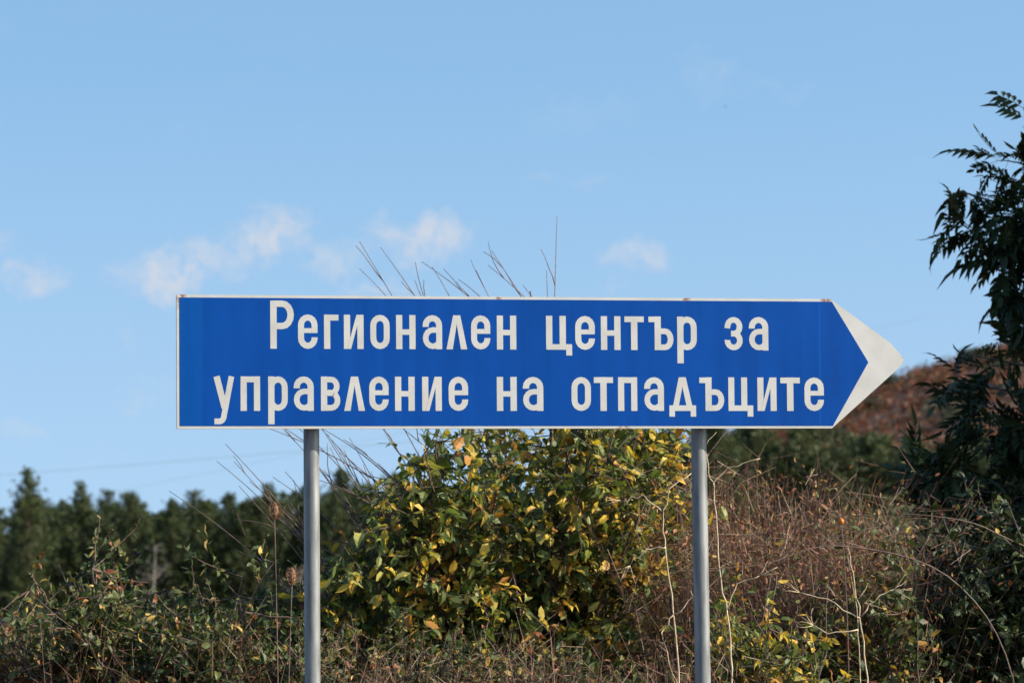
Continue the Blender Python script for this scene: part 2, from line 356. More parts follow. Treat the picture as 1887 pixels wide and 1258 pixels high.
# bare dead tree in front of the wood
def dead_tree(x, y, h, label):
    t = thing('dead_tree', label, 'dead tree', (x, y, float(gz(x, y)))); mb = MB()
    mb.tube(curve_pts((0, 0, -.2), (0, 0, 1), h, 8, .03), np.linspace(.085, .012, 9), 6); mb.build('trunk', M['deadwood'], t); b = MB()
    for k in range(22):
        zz = rng.uniform(.25, .92) * h; a = rng.uniform(0, 6.28); l = (1 - zz / h) * 1.6 + .4
        pts = curve_pts((0, 0, zz), (math.cos(a), math.sin(a), .25), l, 5, .16); b.tube(pts, np.linspace(.018, .004, 6), 4)
        for i in (2, 3, 4): b.tube(curve_pts(pts[i], rng.normal(0, 1, 3), l * .35, 3, .2), np.linspace(.008, .003, 4), 3)
    b.build('branches', M['deadwood'], t)
dead_tree(-15.6, 158, 3.9, 'bare grey dead tree in front of the dark pine wood')
dead_tree(-9.3, 160, 3.0, 'short bare dead trunk at the foot of the pine wood')
# grey-green bushes between the verge and the pine belt
for x, y, r, lab in ((7.2, 66, .85, 'pale grey-green bush between the weeds and the pine belt'), (9.3, 70, 1.0, 'broad grey-green bush in front of the pine belt'), (8.4, 88, 1.2, 'olive bush in the field below the russet hill')):
    t = thing('field_bush', lab, 'bush', (x, y, float(gz(x, y)))); h = 2.9 if y < 75 else 3.4
    cc = np.array([(rng.normal(0, r * .55), rng.normal(0, r * .4), rng.uniform(.3, .95) * h) for _ in range(26)])
    V, F = blob_geo(cc, np.full(26, .42), 55, .055); part('crown', mesh_of('crown', V, F, M['pale_i']), t)
    mb = MB()
    for k in range(6): mb.tube(curve_pts((0, 0, -.1), (rng.normal(0, .3), rng.normal(0, .3), 1), h * .85, 6, .08), np.linspace(.035, .006, 7), 5)
    mb.build('stems', M['ashbark'], t)

# ------------------------------------------------------------------ grasses (uncountable)
def blades(name, X, Y, nb, h, wdt, m, label, spread=.5, cat='grass'):
    n = len(X); B = np.repeat(np.stack([X, Y, gz(X, Y) - .02], 1), nb, 0); B[:, :2] += rng.normal(0, .05 * spread * 2, (len(B), 2))
    H = (h * rng.uniform(.5, 1.15, len(B)))[:, None]; a = rng.uniform(0, 6.28, len(B)); lean = rng.uniform(.05, spread, len(B))[:, None]
    d = np.stack([np.cos(a), np.sin(a), np.zeros(len(B))], 1); s = np.stack([-np.sin(a), np.cos(a), np.zeros(len(B))], 1) * wdt
    up = np.array([0, 0, 1.0]); mid = B + up * H * .55 + d * H * lean * .35; tip = B + up * H * .95 + d * H * lean
    V = np.stack([B - s, B + s, mid + s * .7, mid - s * .7, tip], 1).reshape(-1, 3); F = []
    for i in range(len(B)): F += [(5 * i, 5 * i + 1, 5 * i + 2, 5 * i + 3), (5 * i + 3, 5 * i + 2, 5 * i + 4)]
    o = part(name, mesh_of(name, V, F, m)); o['kind'] = 'stuff'; o['label'] = label; o['category'] = cat; return o
n = 9000; yy = 26 + 134 * rng.random(n) ** .8; xx = (rng.random(n) * 2 - 1) * .19 * yy
blades('field_grass', xx, yy, 5, .55, .012, M['redgrass'], 'russet dry grass covering the field behind the brambles')
n = 5200; yy = rng.uniform(13.2, 25, n); xx = rng.uniform(-4.2, 4.6, n)
blades('verge_grass', xx, yy, 6, .42, .004, M['grass'], 'dry straw coloured grass along the verge round the posts')

# ------------------------------------------------------------------ road sign
def white_sheet():
    m, N, L, b = mat('white_sheeting', .42)
    tc = N.new('ShaderNodeTexCoord'); nz = N.new('ShaderNodeTexNoise'); nz.inputs['Scale'].default_value = 9; nz.inputs['Detail'].default_value = 8
    L.new(tc.outputs['Object'], nz.inputs['Vector'])
    r = ramp(N, [(.3, (.41, .405, .385)), (.62, (.48, .478, .455))]); L.new(nz.outputs['Fac'], r.inputs[0]); last = r.outputs[0]
    n2 = N.new('ShaderNodeTexNoise'); n2.inputs['Scale'].default_value = 42; n2.inputs['Detail'].default_value = 5; L.new(tc.outputs['Object'], n2.inputs['Vector'])
    for (x, z, rad, lo, hi) in ((1.352, 2.536, .030, .42, .5), (-1.385, 2.54, .07, .5, .58), (.74, 2.54, .03, .5, .56), (.47, 1.99, .03, .5, .56), (-.05, 2.54, .03, .52, .58), (1.69, 2.28, .02, .55, .6)):
        v = N.new('ShaderNodeVectorMath'); v.operation = 'DISTANCE'; v.inputs[1].default_value = (x, 0, z); L.new(tc.outputs['Object'], v.inputs[0])
        f = N.new('ShaderNodeMapRange'); f.inputs['From Min'].default_value = rad; f.inputs['From Max'].default_value = rad * .3; L.new(v.outputs['Value'], f.inputs['Value'])
        g = N.new('ShaderNodeMapRange'); g.inputs['From Min'].default_value = lo - .08; g.inputs['From Max'].default_value = hi; L.new(n2.outputs['Fac'], g.inputs['Value'])
        k = N.new('ShaderNodeMath'); k.operation = 'MULTIPLY'; L.new(f.outputs[0], k.inputs[0]); L.new(g.outputs[0], k.inputs[1])
        mx = N.new('ShaderNodeMixRGB'); L.new(k.outputs[0], mx.inputs[0]); L.new(last, mx.inputs[1]); mx.inputs[2].default_value = (.24, .095, .03, 1); last = mx.outputs[0]
    L.new(last, b.inputs['Base Color']); return m
def blue_sheet():
    m, N, L, b = mat('blue_sheeting', .38); b.inputs['Specular IOR Level'].default_value = .12
    tc = N.new('ShaderNodeTexCoord'); sp = N.new('ShaderNodeSeparateXYZ'); L.new(tc.outputs['Object'], sp.inputs[0])
    nz = N.new('ShaderNodeTexNoise'); nz.inputs['Scale'].default_value = 3; nz.inputs['Detail'].default_value = 7; L.new(tc.outputs['Object'], nz.inputs['Vector'])
    r = ramp(N, [(.3, (.0008, .049, .252)), (.7, (.0012, .057, .29))]); L.new(nz.outputs['Fac'], r.inputs[0])
    lt = N.new('ShaderNodeMath'); lt.operation = 'LESS_THAN'; lt.inputs[1].default_value = -1.285; L.new(sp.outputs[0], lt.inputs[0])
    mx = N.new('ShaderNodeMixRGB'); L.new(lt.outputs[0], mx.inputs[0]); L.new(r.outputs[0], mx.inputs[1]); mx.inputs[2].default_value = (.001, .062, .285, 1)
    # narrow seam where two sheets overlap
    c = N.new('ShaderNodeMath'); c.operation = 'COMPARE'; c.inputs[1].default_value = 1.322; c.inputs[2].default_value = .0022; L.new(sp.outputs[0], c.inputs[0])
    k = N.new('ShaderNodeMath'); k.operation = 'MULTIPLY'; k.inputs[1].default_value = .5; L.new(c.outputs[0], k.inputs[0])
    m2 = N.new('ShaderNodeMixRGB'); L.new(k.outputs[0], m2.inputs[0]); L.new(mx.outputs[0], m2.inputs[1]); m2.inputs[2].default_value = (.006, .10, .42, 1)
    # a few pale chips
    vo = N.new('ShaderNodeTexVoronoi'); vo.inputs['Scale'].default_value = 5.5; L.new(tc.outputs['Object'], vo.inputs['Vector'])
    ch = N.new('ShaderNodeMath'); ch.operation = 'LESS_THAN'; ch.inputs[1].default_value = .012; L.new(vo.outputs['Distance'], ch.inputs[0])
    m3 = N.new('ShaderNodeMixRGB'); L.new(ch.outputs[0], m3.inputs[0]); L.new(m2.outputs[0], m3.inputs[1]); m3.inputs[2].default_value = (.12, .28, .55, 1)
    st_ = N.new('ShaderNodeTexNoise'); st_.inputs['Scale'].default_value = 14; st_.inputs['Detail'].default_value = 7; smp = N.new('ShaderNodeMapping'); smp.inputs['Scale'].default_value = (1, 1, .07); L.new(tc.outputs['Object'], smp.inputs[0]); L.new(smp.outputs[0], st_.inputs['Vector'])
    sr = ramp(N, [(.40, (1, 1, 1)), (.72, (.62, .68, .74))]); L.new(st_.outputs['Fac'], sr.inputs[0]); m4 = N.new('ShaderNodeMixRGB'); m4.blend_type = 'MULTIPLY'; m4.inputs[0].default_value = .5; L.new(m3.outputs[0], m4.inputs[1]); L.new(sr.outputs[0], m4.inputs[2])
    L.new(m4.outputs[0], b.inputs['Base Color'])
    bp = N.new('ShaderNodeBump'); bp.inputs['Strength'].default_value = .12; bp.inputs['Distance'].default_value = .03; L.new(nz.outputs['Fac'], bp.inputs['Height']); L.new(bp.outputs[0], b.inputs['Normal'])
    return m
M['white'] = white_sheet(); M['blue'] = blue_sheet()
M['galv'] = noise_mat('galvanised_steel', (.12, .125, .13), (.27, .28, .28), 26, .5, 10, stretch=(1, 1, .16), metallic=.2, bump=.05)
M['alu'] = noise_mat('bare_metal', (.30, .31, .32), (.42, .43, .44), 16, .45, metallic=.6)

sign = thing('road_sign', 'long blue arrow shaped direction sign with white lettering on two steel posts', 'road sign', (0, 15, 0), R(12))
OUT = [(-1.388, 1.993), (1.371, 1.993), (1.629, 2.213), (1.676, 2.255), (1.690, 2.270), (1.692, 2.282), (1.684, 2.296), (1.631, 2.355), (1.371, 2.537), (-1.388, 2.537)]
def plate(poly, y0, y1):
    n = len(poly); V = [(x, y0, z) for x, z in poly] + [(x, y1, z) for x, z in poly]
    F = [tuple(range(n)), tuple(range(2 * n - 1, n - 1, -1))] + [(i, i + n, (i + 1) % n + n, (i + 1) % n) for i in range(n)]
    return V, F
V, F = plate(OUT, 0, .022)
pm = mesh_of('panel', V, F, [M['white'], M['alu']], midx=[0] + [1] * (len(F) - 1)); part('panel', pm, sign)
V, F = plate([(-1.3765, 2.0045), (1.3755, 2.0035), (1.535, 2.271), (1.378, 2.5255), (-1.3765, 2.5255)], -.0012, -.0001)
part('blue_field', mesh_of('blue_field', V, F, M['blue']), sign)

T = .185
def arc(cx, cy, rx, ry, a0, a1, n=9): return [(cx + rx * math.cos(R(a)), cy + ry * math.sin(R(a))) for a in np.linspace(a0, a1, n)]
def stadium(l, r, b, t):
    c = (l + r) / 2; q = (r - l) / 2; ry = q * 1.12
    return arc(c, t - ry, q, ry, 0, 180) + arc(c, b + ry, q, ry, 180, 360)
l, r, tp, bt = .0925, .4875, .9125, .0875
def glyph(ch):
    """(width, strokes as (points, thickness, closed), polygons)"""
    W_ = .58; st = []; pg = []
    V_ = lambda x, a=0, b=1: st.append(([(x, a), (x, b)], T, False))
    if ch == 'н': V_(l); V_(r); st.append(([(l, .5), (r, .5)], .16, False))
    elif ch == 'п': V_(l); V_(r); st.append(([(0.01, tp), (W_ - .01, tp)], .17, False))
    elif ch == 'г': W_ = .43; V_(l); st.append(([(.01, tp), (W_, tp)], .17, False))
    elif ch == 'т': W_ = .56; V_(W_ / 2); st.append(([(0, tp), (W_, tp)], .17, False))
    elif ch == 'и': V_(l); V_(r); pg.append([(.15, 0), (.185, 0), (.43, 1), (.395, 1)]); pg.append([(.10, .0), (.21, .0), (.48, 1), (.37, 1)])
    elif ch == 'о': st.append((stadium(l, r, bt, tp), T - .01, True))
    elif ch == 'е': st.append(([(l, .53), (r, .53)], .14, False)); st.append(([(r, .46)] + arc(.29, tp - .221, .1975, .221, 0, 180) + arc(.29, bt + .221, .1975, .221, 180, 360) + [(r, .335)], T - .01, False))
    elif ch == 'а':
        st.append(([(l, .655)] + arc(.29, tp - .215, .1975, .215, 180, 0) + [(r, 0)], T - .01, False))
        st.append(([(r, .565), (.30, .565)] + arc(.30, .326, .21, .239, 90, 270) + [(.36, .095), (.45, .15), (r, .23)], T - .025, False))
    elif ch == 'л': W_ = .61; pg.append([(0, 0), (.20, 1), (.41, 1), (.61, 0), (.425, 0), (.305, .74), (.185, 0)])
    elif ch == 'Р': W_ = .70; V_(.105, 0, 1.4); st.append(([(.105, 1.31), (.36, 1.31)] + arc(.36, .985, .24, .325, 90, -90) + [(.105, .66)], .185, False))
    elif ch == 'р': V_(l, -.39, 1); st.append((stadium(l, r, bt, tp), T - .01, True))
    elif ch == 'у': W_ = .63; st.append(([(.535, 1), (.345, .02), (.315, -.12)] + arc(.18, -.12, .135, .185, 0, -90, 6) + [(.03, -.305)], .165, False)); st.append(([(.095, 1), (.335, .08)], T, False))
    elif ch == 'в':
        V_(l); st.append(([(l, tp), (.30, tp)] + arc(.30, .715, .17, .1975, 90, -90) + [(l, .5175)], .165, False))
        st.append(([(l, .52), (.30, .52)] + arc(.30, .304, .19, .2165, 90, -90) + [(l, bt)], .165, False))
    elif ch == 'ц': W_ = .76; V_(l); V_(r); st.append(([(.01, .082), (.75, .082)], .164, False)); pg.append([(.585, .16), (.76, .16), (.76, -.17), (.585, -.17)])
    elif ch == 'ъ': W_ = .74; V_(.27); st.append(([(0, tp), (.28, tp)], .165, False)); st.append(([(.27, .56), (.48, .56)] + arc(.48, .322, .168, .238, 90, -90) + [(.27, .084)], .168, False))
    elif ch == 'з':
        W_ = .55; st.append(([(l, .66)] + arc(.275, .705, .178, .208, 180, -90, 14) + [(.20, .497)], .165, False)); st.append(([(.20, .503)] + [(.275, .503)] + arc(.275, .295, .183, .208, 90, -180, 14) + [(l, .31)], .165, False))
    elif ch == 'д':
        W_ = .80; pg.append([(.11, .14), (.29, 1), (.50, 1), (.69, .14), (.515, .14), (.395, .72), (.285, .14)]); pg.append([(0, .0), (.8, .0), (.8, .165), (0, .165)]); pg.append([(0, -.17), (.165, -.17), (.165, .01), (0, .01)]); pg.append([(.635, -.17), (.8, -.17), (.8, .01), (.635, .01)])
    return W_, st, pg
def stroke_quads(pts, t, closed):
    p = np.array(pts, float); keep = [0]
    for i in range(1, len(p)):
        if np.linalg.norm(p[i] - p[keep[-1]]) > 1e-4: keep.append(i)
    p = p[keep]
    if closed and np.linalg.norm(p[0] - p[-1]) < 1e-4: p = p[:-1]
    n = len(p); offs = []
    for i in range(n):
        a = p[i] - p[i - 1] if (i > 0 or closed) else p[1] - p[0]
        b = p[(i + 1) % n] - p[i] if (i < n - 1 or closed) else a
        a = a / np.linalg.norm(a); b = b / np.linalg.norm(b)
        na = np.array([-a[1], a[0]]); nb = np.array([-b[1], b[0]]); m = na + nb; m /= np.linalg.norm(m)
        offs.append(m * (t / 2) / max(.5, m @ na))
    offs = np.array(offs); V = np.concatenate([p + offs, p - offs])
    k = n if closed else n - 1
    return V, [(i, i + n, (i + 1) % n + n, (i + 1) % n) for i in range(k)]
LINES = [(2.319, 2.459, [('Р', -1.008, -.908), ('е', -.893, -.811), ('г', -.785, -.725), ('и', -.703, -.621), ('о', -.594, -.512), ('н', -.486, -.405), ('а', -.376, -.293), ('л', -.276, -.189), ('е', -.173, -.091), ('н', -.064, .018),
                  ('ц', .144, .254), ('е', .267, .352), ('н', .377, .461), ('т', .478, .561), ('ъ', .581, .689), ('р', .704, .789), ('з', .907, .988), ('а', 1.013, 1.099)]),
         (2.066, 2.206, [('у', -1.240, -1.153), ('п', -1.129, -1.049), ('р', -1.016, -.935), ('а', -.912, -.828), ('в', -.799, -.718), ('л', -.703, -.617), ('е', -.600, -.518), ('н', -.492, -.410), ('и', -.379, -.297), ('е', -.269, -.186),
                  ('н', -.066, .018), ('а', .043, .131), ('о', .249, .333), ('т', .345, .427), ('п', .448, .530), ('а', .559, .645), ('д', .667, .782), ('ъ', .797, .905), ('ц', .922, 1.029), ('и', 1.048, 1.131), ('т', 1.148, 1.233), ('е', 1.252, 1.338)])]
for zb, zt, row in LINES:
    for ch, x0, x1 in row:
        w, st, pg = glyph(ch); sx = (x1 - x0) / w; sz = zt - zb; V = []; F = []; layer = 0
        for pts, t, closed in st:
            v, f = stroke_quads(pts, t, closed); layer += 1
            F += [tuple(i + len(V) for i in q) for q in f]; V += [(x0 + a * sx, -.0016 - .00012 * layer, zb + c * sz) for a, c in v]
        for poly in pg:
            layer += 1; F.append(tuple(range(len(V), len(V) + len(poly)))); V += [(x0 + a * sx, -.0016 - .00012 * layer, zb + c * sz) for a, c in poly]
        part('letter', mesh_of('letter', V, F, M['white']), sign)
for zc in (2.11, 2.42):
    mb = MB(); mb.box((-1.34, .0225, zc - .02), (1.40, .066, zc + .02)); mb.build('rail', M['alu'], sign)
for s0, lean in ((-.8235, 0.0), (.8185, .0068)):
    mb = MB(); mb.tube([(s0 + lean * (2.0 - z), .10, z) for z in (-.4, 0, .5, 1, 1.5, 2, 2.48)], .0325, 28); post = mb.build('post', M['galv'], sign, True)
    mb = MB(); mb.tube([(s0 + lean * 2, .10, -.35), (s0 + lean * 2, .10, .06)], [.16, .15], 20); mb.build('footing', M['concrete'], sign)
    for zc in (2.11, 2.42):
        mb = MB(); mb.tube([(s0, .10, zc - .02), (s0, .10, zc + .02)], .0365, 20); mb.build('clamp', M['alu'], post)

# ------------------------------------------------------------------ plants of the verge
def shrub(name, label, cat, base, stems, env, n_leaf_twigs, leaf, mi, mo, wood, n_obj, stem_r=.014, leaf_gap=.03, shape=LEAF_S, shoots=(), view=None, droop=-.25):
    base = np.array(base, float); root = thing(name, label, cat, tuple(base)); P = []; Dr = []; sk = []
    for tipx, tipy, tipz in stems:
        tip = np.array([tipx, tipy, tipz]); b = base + np.array([rng.normal(0, .10), rng.normal(0, .08), -.05]); mid = b * .5 + tip * .5 + np.array([rng.normal(0, .12), rng.normal(0, .1), .12 * tip[2]])
        pts = bez(b, mid, tip, 12); pts[1:-1] += rng.normal(0, .012, (10, 3)); mb = MB(); mb.tube(pts, np.linspace(stem_r, stem_r * .22, 12) * rng.uniform(.7, 1.2), 6); sk.append((mb, pts))
    for k in range(n_leaf_twigs):
        mb, pts = sk[rng.integers(0, len(sk))]; i = rng.integers(3, 12); p0 = pts[i]
        d = rng.normal(0, 1, 3) + np.array([0, -.15, .45]); ln = rng.uniform(.14, .42)
        tw = curve_pts(p0, d, ln, 5, .18, .05)
        loose = np.array([rng.normal(0, .05), 0, abs(rng.normal(0, .17))]) if rng.random() < .35 else np.zeros(3)
        if not env(tw[-1:] - loose)[0] or not env(tw[3:4] - loose)[0]: continue
        mb.tube(tw, np.linspace(.0045, .0016, 6), 4, False)
        m = int(ln / leaf_gap)
        for t in np.linspace(.15, 1, m):
            j = min(4, int(t * 5)); q = tw[j] + (tw[j + 1] - tw[j]) * (t * 5 - j)
            P.append(q + rng.normal(0, .008, 3)); Dr.append(rng.normal(0, .75, 3) + .5 * norm(tw[-1] - tw[0]) + np.array([0, 0, droop]))
    P = np.array(P); Dr = np.array(Dr)
    for tip in shoots:
        tip = np.array(tip); cand = np.concatenate([q[4:10] for _, q in sk[:len(stems)]]); cand = cand[cand[:, 2] < tip[2] - .25]; dist = np.linalg.norm((cand - tip - (np.array([.12, 0, -.7]) if tip[0] > .1 else np.array([.42, 0, -.55]))) * np.array([1, .6, .8]), axis=1)
        src = cand[np.argsort(dist)[rng.integers(4, 16)]]
        mid = src * .5 + tip * .5 + np.array([rng.normal(0, .05), rng.normal(0, .05), .09 if abs(tip[0] - src[0]) > .3 else 0])
        mb = MB(); pts = bez(src, mid, tip, 12); mb.tube(pts, np.linspace(.0048, .0014, 12), 5); sk.append((mb, pts))
        for q in rng.integers(3, 11, 2): mb.tube(curve_pts(pts[q], (tip - src) + rng.normal(0, .3, 3) * np.linalg.norm(tip - src), rng.uniform(.08, .25), 4, .08), np.linspace(.003, .0013, 5), 4)
    for i, (mb, pts) in enumerate(sk): mb.build('stem' if i < len(stems) else 'bare_shoot', wood if i < len(stems) else M['twig'], root, True, off=base)
    foliage(root, base, P, Dr, leaf * rng.uniform(.4, 1.35, len(P)), mi, mo, n_obj, shape, .7, view=view)
    return root
# large yellowing shrub behind the sign
def env_main(P):
    x, y, z = P[:, 0], P[:, 1], P[:, 2]
    top = np.interp(x, [-1.05, -.8, -.55, -.25, 0, .5, .8, 1.0, 1.15], [1.5, 1.70, 1.88, 2.25, 2.45, 2.5, 2.3, 1.8, 1.2])
    return (z < top + .10 * np.sin(x * 17 + y * 9) + .12 * np.sin(x * 7.3 - y * 4) - .05) & (z > .05) & (y > 17.2) & (x > -1.1) & (x < 1.2)
rng = np.random.default_rng(5)
stems = [(rng.uniform(-1.0, 1.05), rng.uniform(17.6, 19.3), rng.uniform(1.2, 2.6)) for _ in range(34)]
stems = [(x, y, min(z, float(np.interp(x, [-1.05, -.5, 0, .5, 1.05], [1.5, 1.95, 2.6, 2.65, 2.0])))) for x, y, z in stems]
stems += [(-1.02 + .05 * k, 17.5 + .12 * (k % 4), 1.3 + .055 * k) for k in range(14)]
stems += [(.09, 17.7, 2.75), (.30, 17.8, 2.6), (-.1, 18.3, 2.6)]
SH = [(-.77, 18.4, 3.06), (-.775, 18.5, 2.93), (-.66, 18.3, 3.02), (-.49, 18.5, 2.96), (-.46, 18.6, 2.97), (-.40, 18.3, 2.92), (-.27, 18.5, 2.87), (-.18, 18.4, 2.91), (-.12, 18.6, 2.95), (-.10, 18.3, 3.0),
      (.235, 18.5, 3.19), (.18, 18.6, 2.92), (-1.49, 18.3, 1.95), (-1.43, 18.1, 2.03), (-1.72, 18.2, 1.80), (-1.38, 18.0, 1.94), (-1.25, 18.2, 2.12), (-1.15, 18.3, 2.1), (-1.0, 18.2, 2.13), (-.95, 18.0, 2.1), (-.72, 18.2, 2.2), (-.6, 18.1, 2.2),
      (-1.3, 17.9, 1.65), (-.98, 17.7, 1.85), (1.0, 18.4, 2.15), (1.12, 18.6, 2.12), (.7, 18.4, 2.3)]
SH += [(rng.uniform(-1.35, -.3), rng.uniform(17.8, 18.6), rng.uniform(1.75, 2.2)) for _ in range(16)] + [(rng.uniform(.85, 1.25), rng.uniform(17.8, 18.4), rng.uniform(1.7, 2.1)) for _ in range(5)]
shrub('yellowing_shrub', 'tall leafy shrub with green and yellow leaves behind the sign posts', 'shrub', (.05, 18.5, 0), stems, env_main, 2700, .070, M['shrub_i'], M['shrub_o'], M['bark'], 290, shoots=SH, leaf_gap=.032,
      view=lambda P: (P[:, 2] > .85) & (P[:, 2] < 2.1))
# lower shrub right of the right post
def env_low(P): return (P[:, 2] < np.interp(P[:, 0], [.7, .95, 1.2, 1.4, 1.9], [1.05, 1.28, 1.2, 1.0, .8])) & (P[:, 2] > .03)
shrub('low_shrub', 'low green shrub with yellow and orange leaves beside the dry stalks', 'shrub', (1.1, 17.1, 0), [(rng.uniform(.75, 1.5), rng.uniform(16.8, 17.5), rng.uniform(.8, 1.4)) for _ in range(20)], env_low, 480, .054, M['shrub_i'], M['shrub_o'], M['bark'], 150, stem_r=.009,
      view=lambda P: P[:, 2] > .8)
# brambles
def bramble(label, base, wx, wy, h, tw, n_obj, leaf=.045, mi='bram_i', mo='bram_o', ncane=16):
    x0, y0 = base; tops = [(x0 + rng.uniform(-wx, wx), y0 + rng.uniform(-wy, wy), h * rng.uniform(.6, 1.05)) for _ in range(ncane)]
    hf = lambda P: (P[:, 2] < h * (1 - .45 * ((P[:, 0] - x0) / wx) ** 2) + .08 * np.sin(P[:, 0] * 13 + P[:, 1] * 7) + .13 * np.sin(P[:, 0] * 5.1 - P[:, 1] * 3 + 1)) & (P[:, 2] > .02)
    return shrub('dark_shrub' if 'dark shrub' in label else 'low_bush' if 'low bush' in label else 'bramble_bush', label, 'shrub' if 'shrub' in label or 'bush' in label else 'bramble', (x0, y0, 0), tops, hf, tw, leaf, M[mi], M[mo], M['cane'], n_obj, stem_r=.008, leaf_gap=.022, view=lambda P: P[:, 2] > .7, droop=-.05)
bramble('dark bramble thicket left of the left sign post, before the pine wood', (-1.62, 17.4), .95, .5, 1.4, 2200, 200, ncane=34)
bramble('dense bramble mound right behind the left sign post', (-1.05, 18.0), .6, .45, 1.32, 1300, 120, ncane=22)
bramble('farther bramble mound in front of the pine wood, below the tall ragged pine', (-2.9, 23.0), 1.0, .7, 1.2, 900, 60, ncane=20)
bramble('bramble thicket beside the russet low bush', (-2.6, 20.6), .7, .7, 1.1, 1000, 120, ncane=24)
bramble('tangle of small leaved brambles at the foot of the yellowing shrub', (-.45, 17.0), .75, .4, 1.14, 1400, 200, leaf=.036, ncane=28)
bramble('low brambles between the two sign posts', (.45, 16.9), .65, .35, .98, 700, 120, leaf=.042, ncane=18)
bramble('russet leaved low bush next to the bramble thicket', (-2.4, 17.5), .4, .3, 1.16, 620, 80, mi='rust_i', mo='rust_o', ncane=10)
bramble('dense dark shrub at the foot of the ash tree', (2.55, 18.0), .66, .45, 1.68, 2300, 200, leaf=.058, mi='ash_i', mo='ash_o', ncane=34)  # shade below the ash is put into the dark leaf colour
bramble('green sprigs growing up through the dry weeds', (1.68, 17.45), .36, .3, 1.55, 330, 120, leaf=.05, ncane=12)

# dry weeds: uncountable stems and leaf scraps
def dry_weeds(name, label, x0, x1, y0, y1, hfun, n, nl):
    X = rng.uniform(x0, x1, n); Y = rng.uniform(y0, y1, n); H = hfun(X) * rng.uniform(.35, 1.04, n); mbV = []; F = []
    a = rng.uniform(0, 6.28, n); ln = .6 * rng.uniform(.05, 1.0, n) ** 1.4
    B = np.stack([X, Y, np.full(n, -.02)], 1); d = np.stack([np.cos(a), np.sin(a), 0 * a], 1); s = np.stack([-np.sin(a), np.cos(a), 0 * a], 1)
    s = np.where(rng.random((n, 1)) < .5, s, np.tile([1.0, 0, 0], (n, 1))) * rng.uniform(.0008, .0021, (n, 1))
    up = np.array([0, 0, 1.0]); Hh = H[:, None]; L_ = (ln * H)[:, None]
    m1 = B + up * Hh * .5 + d * L_ * .3 + rng.normal(0, .02, (n, 3)); t = B + up * Hh + d * L_
    V = np.stack([B - s, B + s, m1 + s, m1 - s, t + s * .4, t - s * .4], 1).reshape(-1, 3)
    for i in range(n): F += [(6 * i, 6 * i + 1, 6 * i + 2, 6 * i + 3), (6 * i + 3, 6 * i + 2, 6 * i + 4, 6 * i + 5)]
    # side twigs
    k = rng.integers(0, n, n * 8); f = rng.uniform(0, 1, len(k))[:, None]; q = m1[k] * (1 - f) + t[k] * f; dd = norm(rng.normal(0, 1, (len(k), 3)) + np.array([0, 0, .25])) * rng.uniform(.05, .22, (len(k), 1)); ss = norm(np.cross(dd, rng.normal(0, 1, dd.shape))) * .0013
    o = len(V); V2 = np.stack([q - ss, q + ss, q + dd + ss * .4, q + dd - ss * .4], 1).reshape(-1, 3); F += [(o + 4 * i, o + 4 * i + 1, o + 4 * i + 2, o + 4 * i + 3) for i in range(len(k))]
    ob = part(name, mesh_of(name, np.concatenate([V, V2]), F, M['weeds'])); ob['kind'] = 'stuff'; ob['label'] = label; ob['category'] = 'weeds'
    k = rng.integers(0, n, nl); f = rng.uniform(0, 1, nl)[:, None]; q = np.where(f < .5, B[k] * (1 - 2 * f) + m1[k] * 2 * f, m1[k] * (2 - 2 * f) + t[k] * (2 * f - 1)) + rng.normal(0, .03, (nl, 3))
    V, F, _ = leaves_geo(q, rng.normal(0, 1, (nl, 3)), rng.uniform(.018, .046, nl), LEAF_N)
    o2 = part('withered_leaves', mesh_of('withered_leaves', V, F, M['weedleaf']), ob); o2['kind'] = 'stuff'
dry_weeds('dry_weeds', 'brown dry weeds right of the right sign post', .85, 2.05, 17.7, 19.0, lambda X: np.interp(X, [.8, 1.0, 1.4, 1.8, 2.1], [1.82, 1.94, 1.84, 1.68, 1.45]), 3600, 42000)
dry_weeds('dry_weeds', 'thin dry weeds among the brambles left of the post', -2.2, -.75, 16.7, 17.7, lambda X: 1.15 + .1 * np.sin(X * 8), 420, 2200)
dry_weeds('dry_weeds', 'short dry weed stems in front of the yellowing shrub', -.8, .9, 16.3, 16.8, lambda X: 1.03 + .1 * np.sin(X * 9), 1300, 6500)

# pale dry stalks
def stalk(label, pts_list, r=.0053):
    b = np.array(pts_list[0][0]); t = thing('dry_stalk', label, 'dry stalk', tuple(b))
    for i, pl in enumerate(pts_list):
        pl = np.array(pl, float); q = []
        for k in range(len(pl) - 1):
            for u in np.linspace(0, 1, 5)[:-1]: q.append(pl[k] * (1 - u) + pl[k + 1] * u + (rng.normal(0, .004, 3) if 0 < k + u else 0))
        q.append(pl[-1]); mb = MB(); mb.tube(q, np.linspace(r if i == 0 else r * .65, r * .35, len(q)), 6)
        if i: # umbel rays at the end of each side branch
            for _ in range(5): mb.tube(curve_pts(pl[-1], norm(pl[-1] - pl[-2]) + rng.normal(0, .5, 3), .09, 3, .15), np.linspace(.0018, .0009, 4), 3)
        mb.build('stem' if i == 0 else 'side_branch', M['stalk'], t, True, off=b)
Y = 16.3
stalk('forked pale dry stalk leaning in front of the yellowing shrub', [[(.745, Y, 0), (.735, Y, .85), (.715, Y, 1.22), (.68, Y, 1.50), (.665, Y, 1.64), (.70, Y, 1.76), (.80, Y + .05, 1.83)],
      [(.68, Y, 1.50), (.60, Y, 1.49), (.52, Y, 1.42)], [(.665, Y, 1.66), (.58, Y, 1.73), (.48, Y, 1.71)], [(.715, Y, 1.2), (.66, Y, 1.12), (.70, Y, .95)], [(.72, Y, 1.2), (.80, Y, 1.28)]])
Y = 16.2
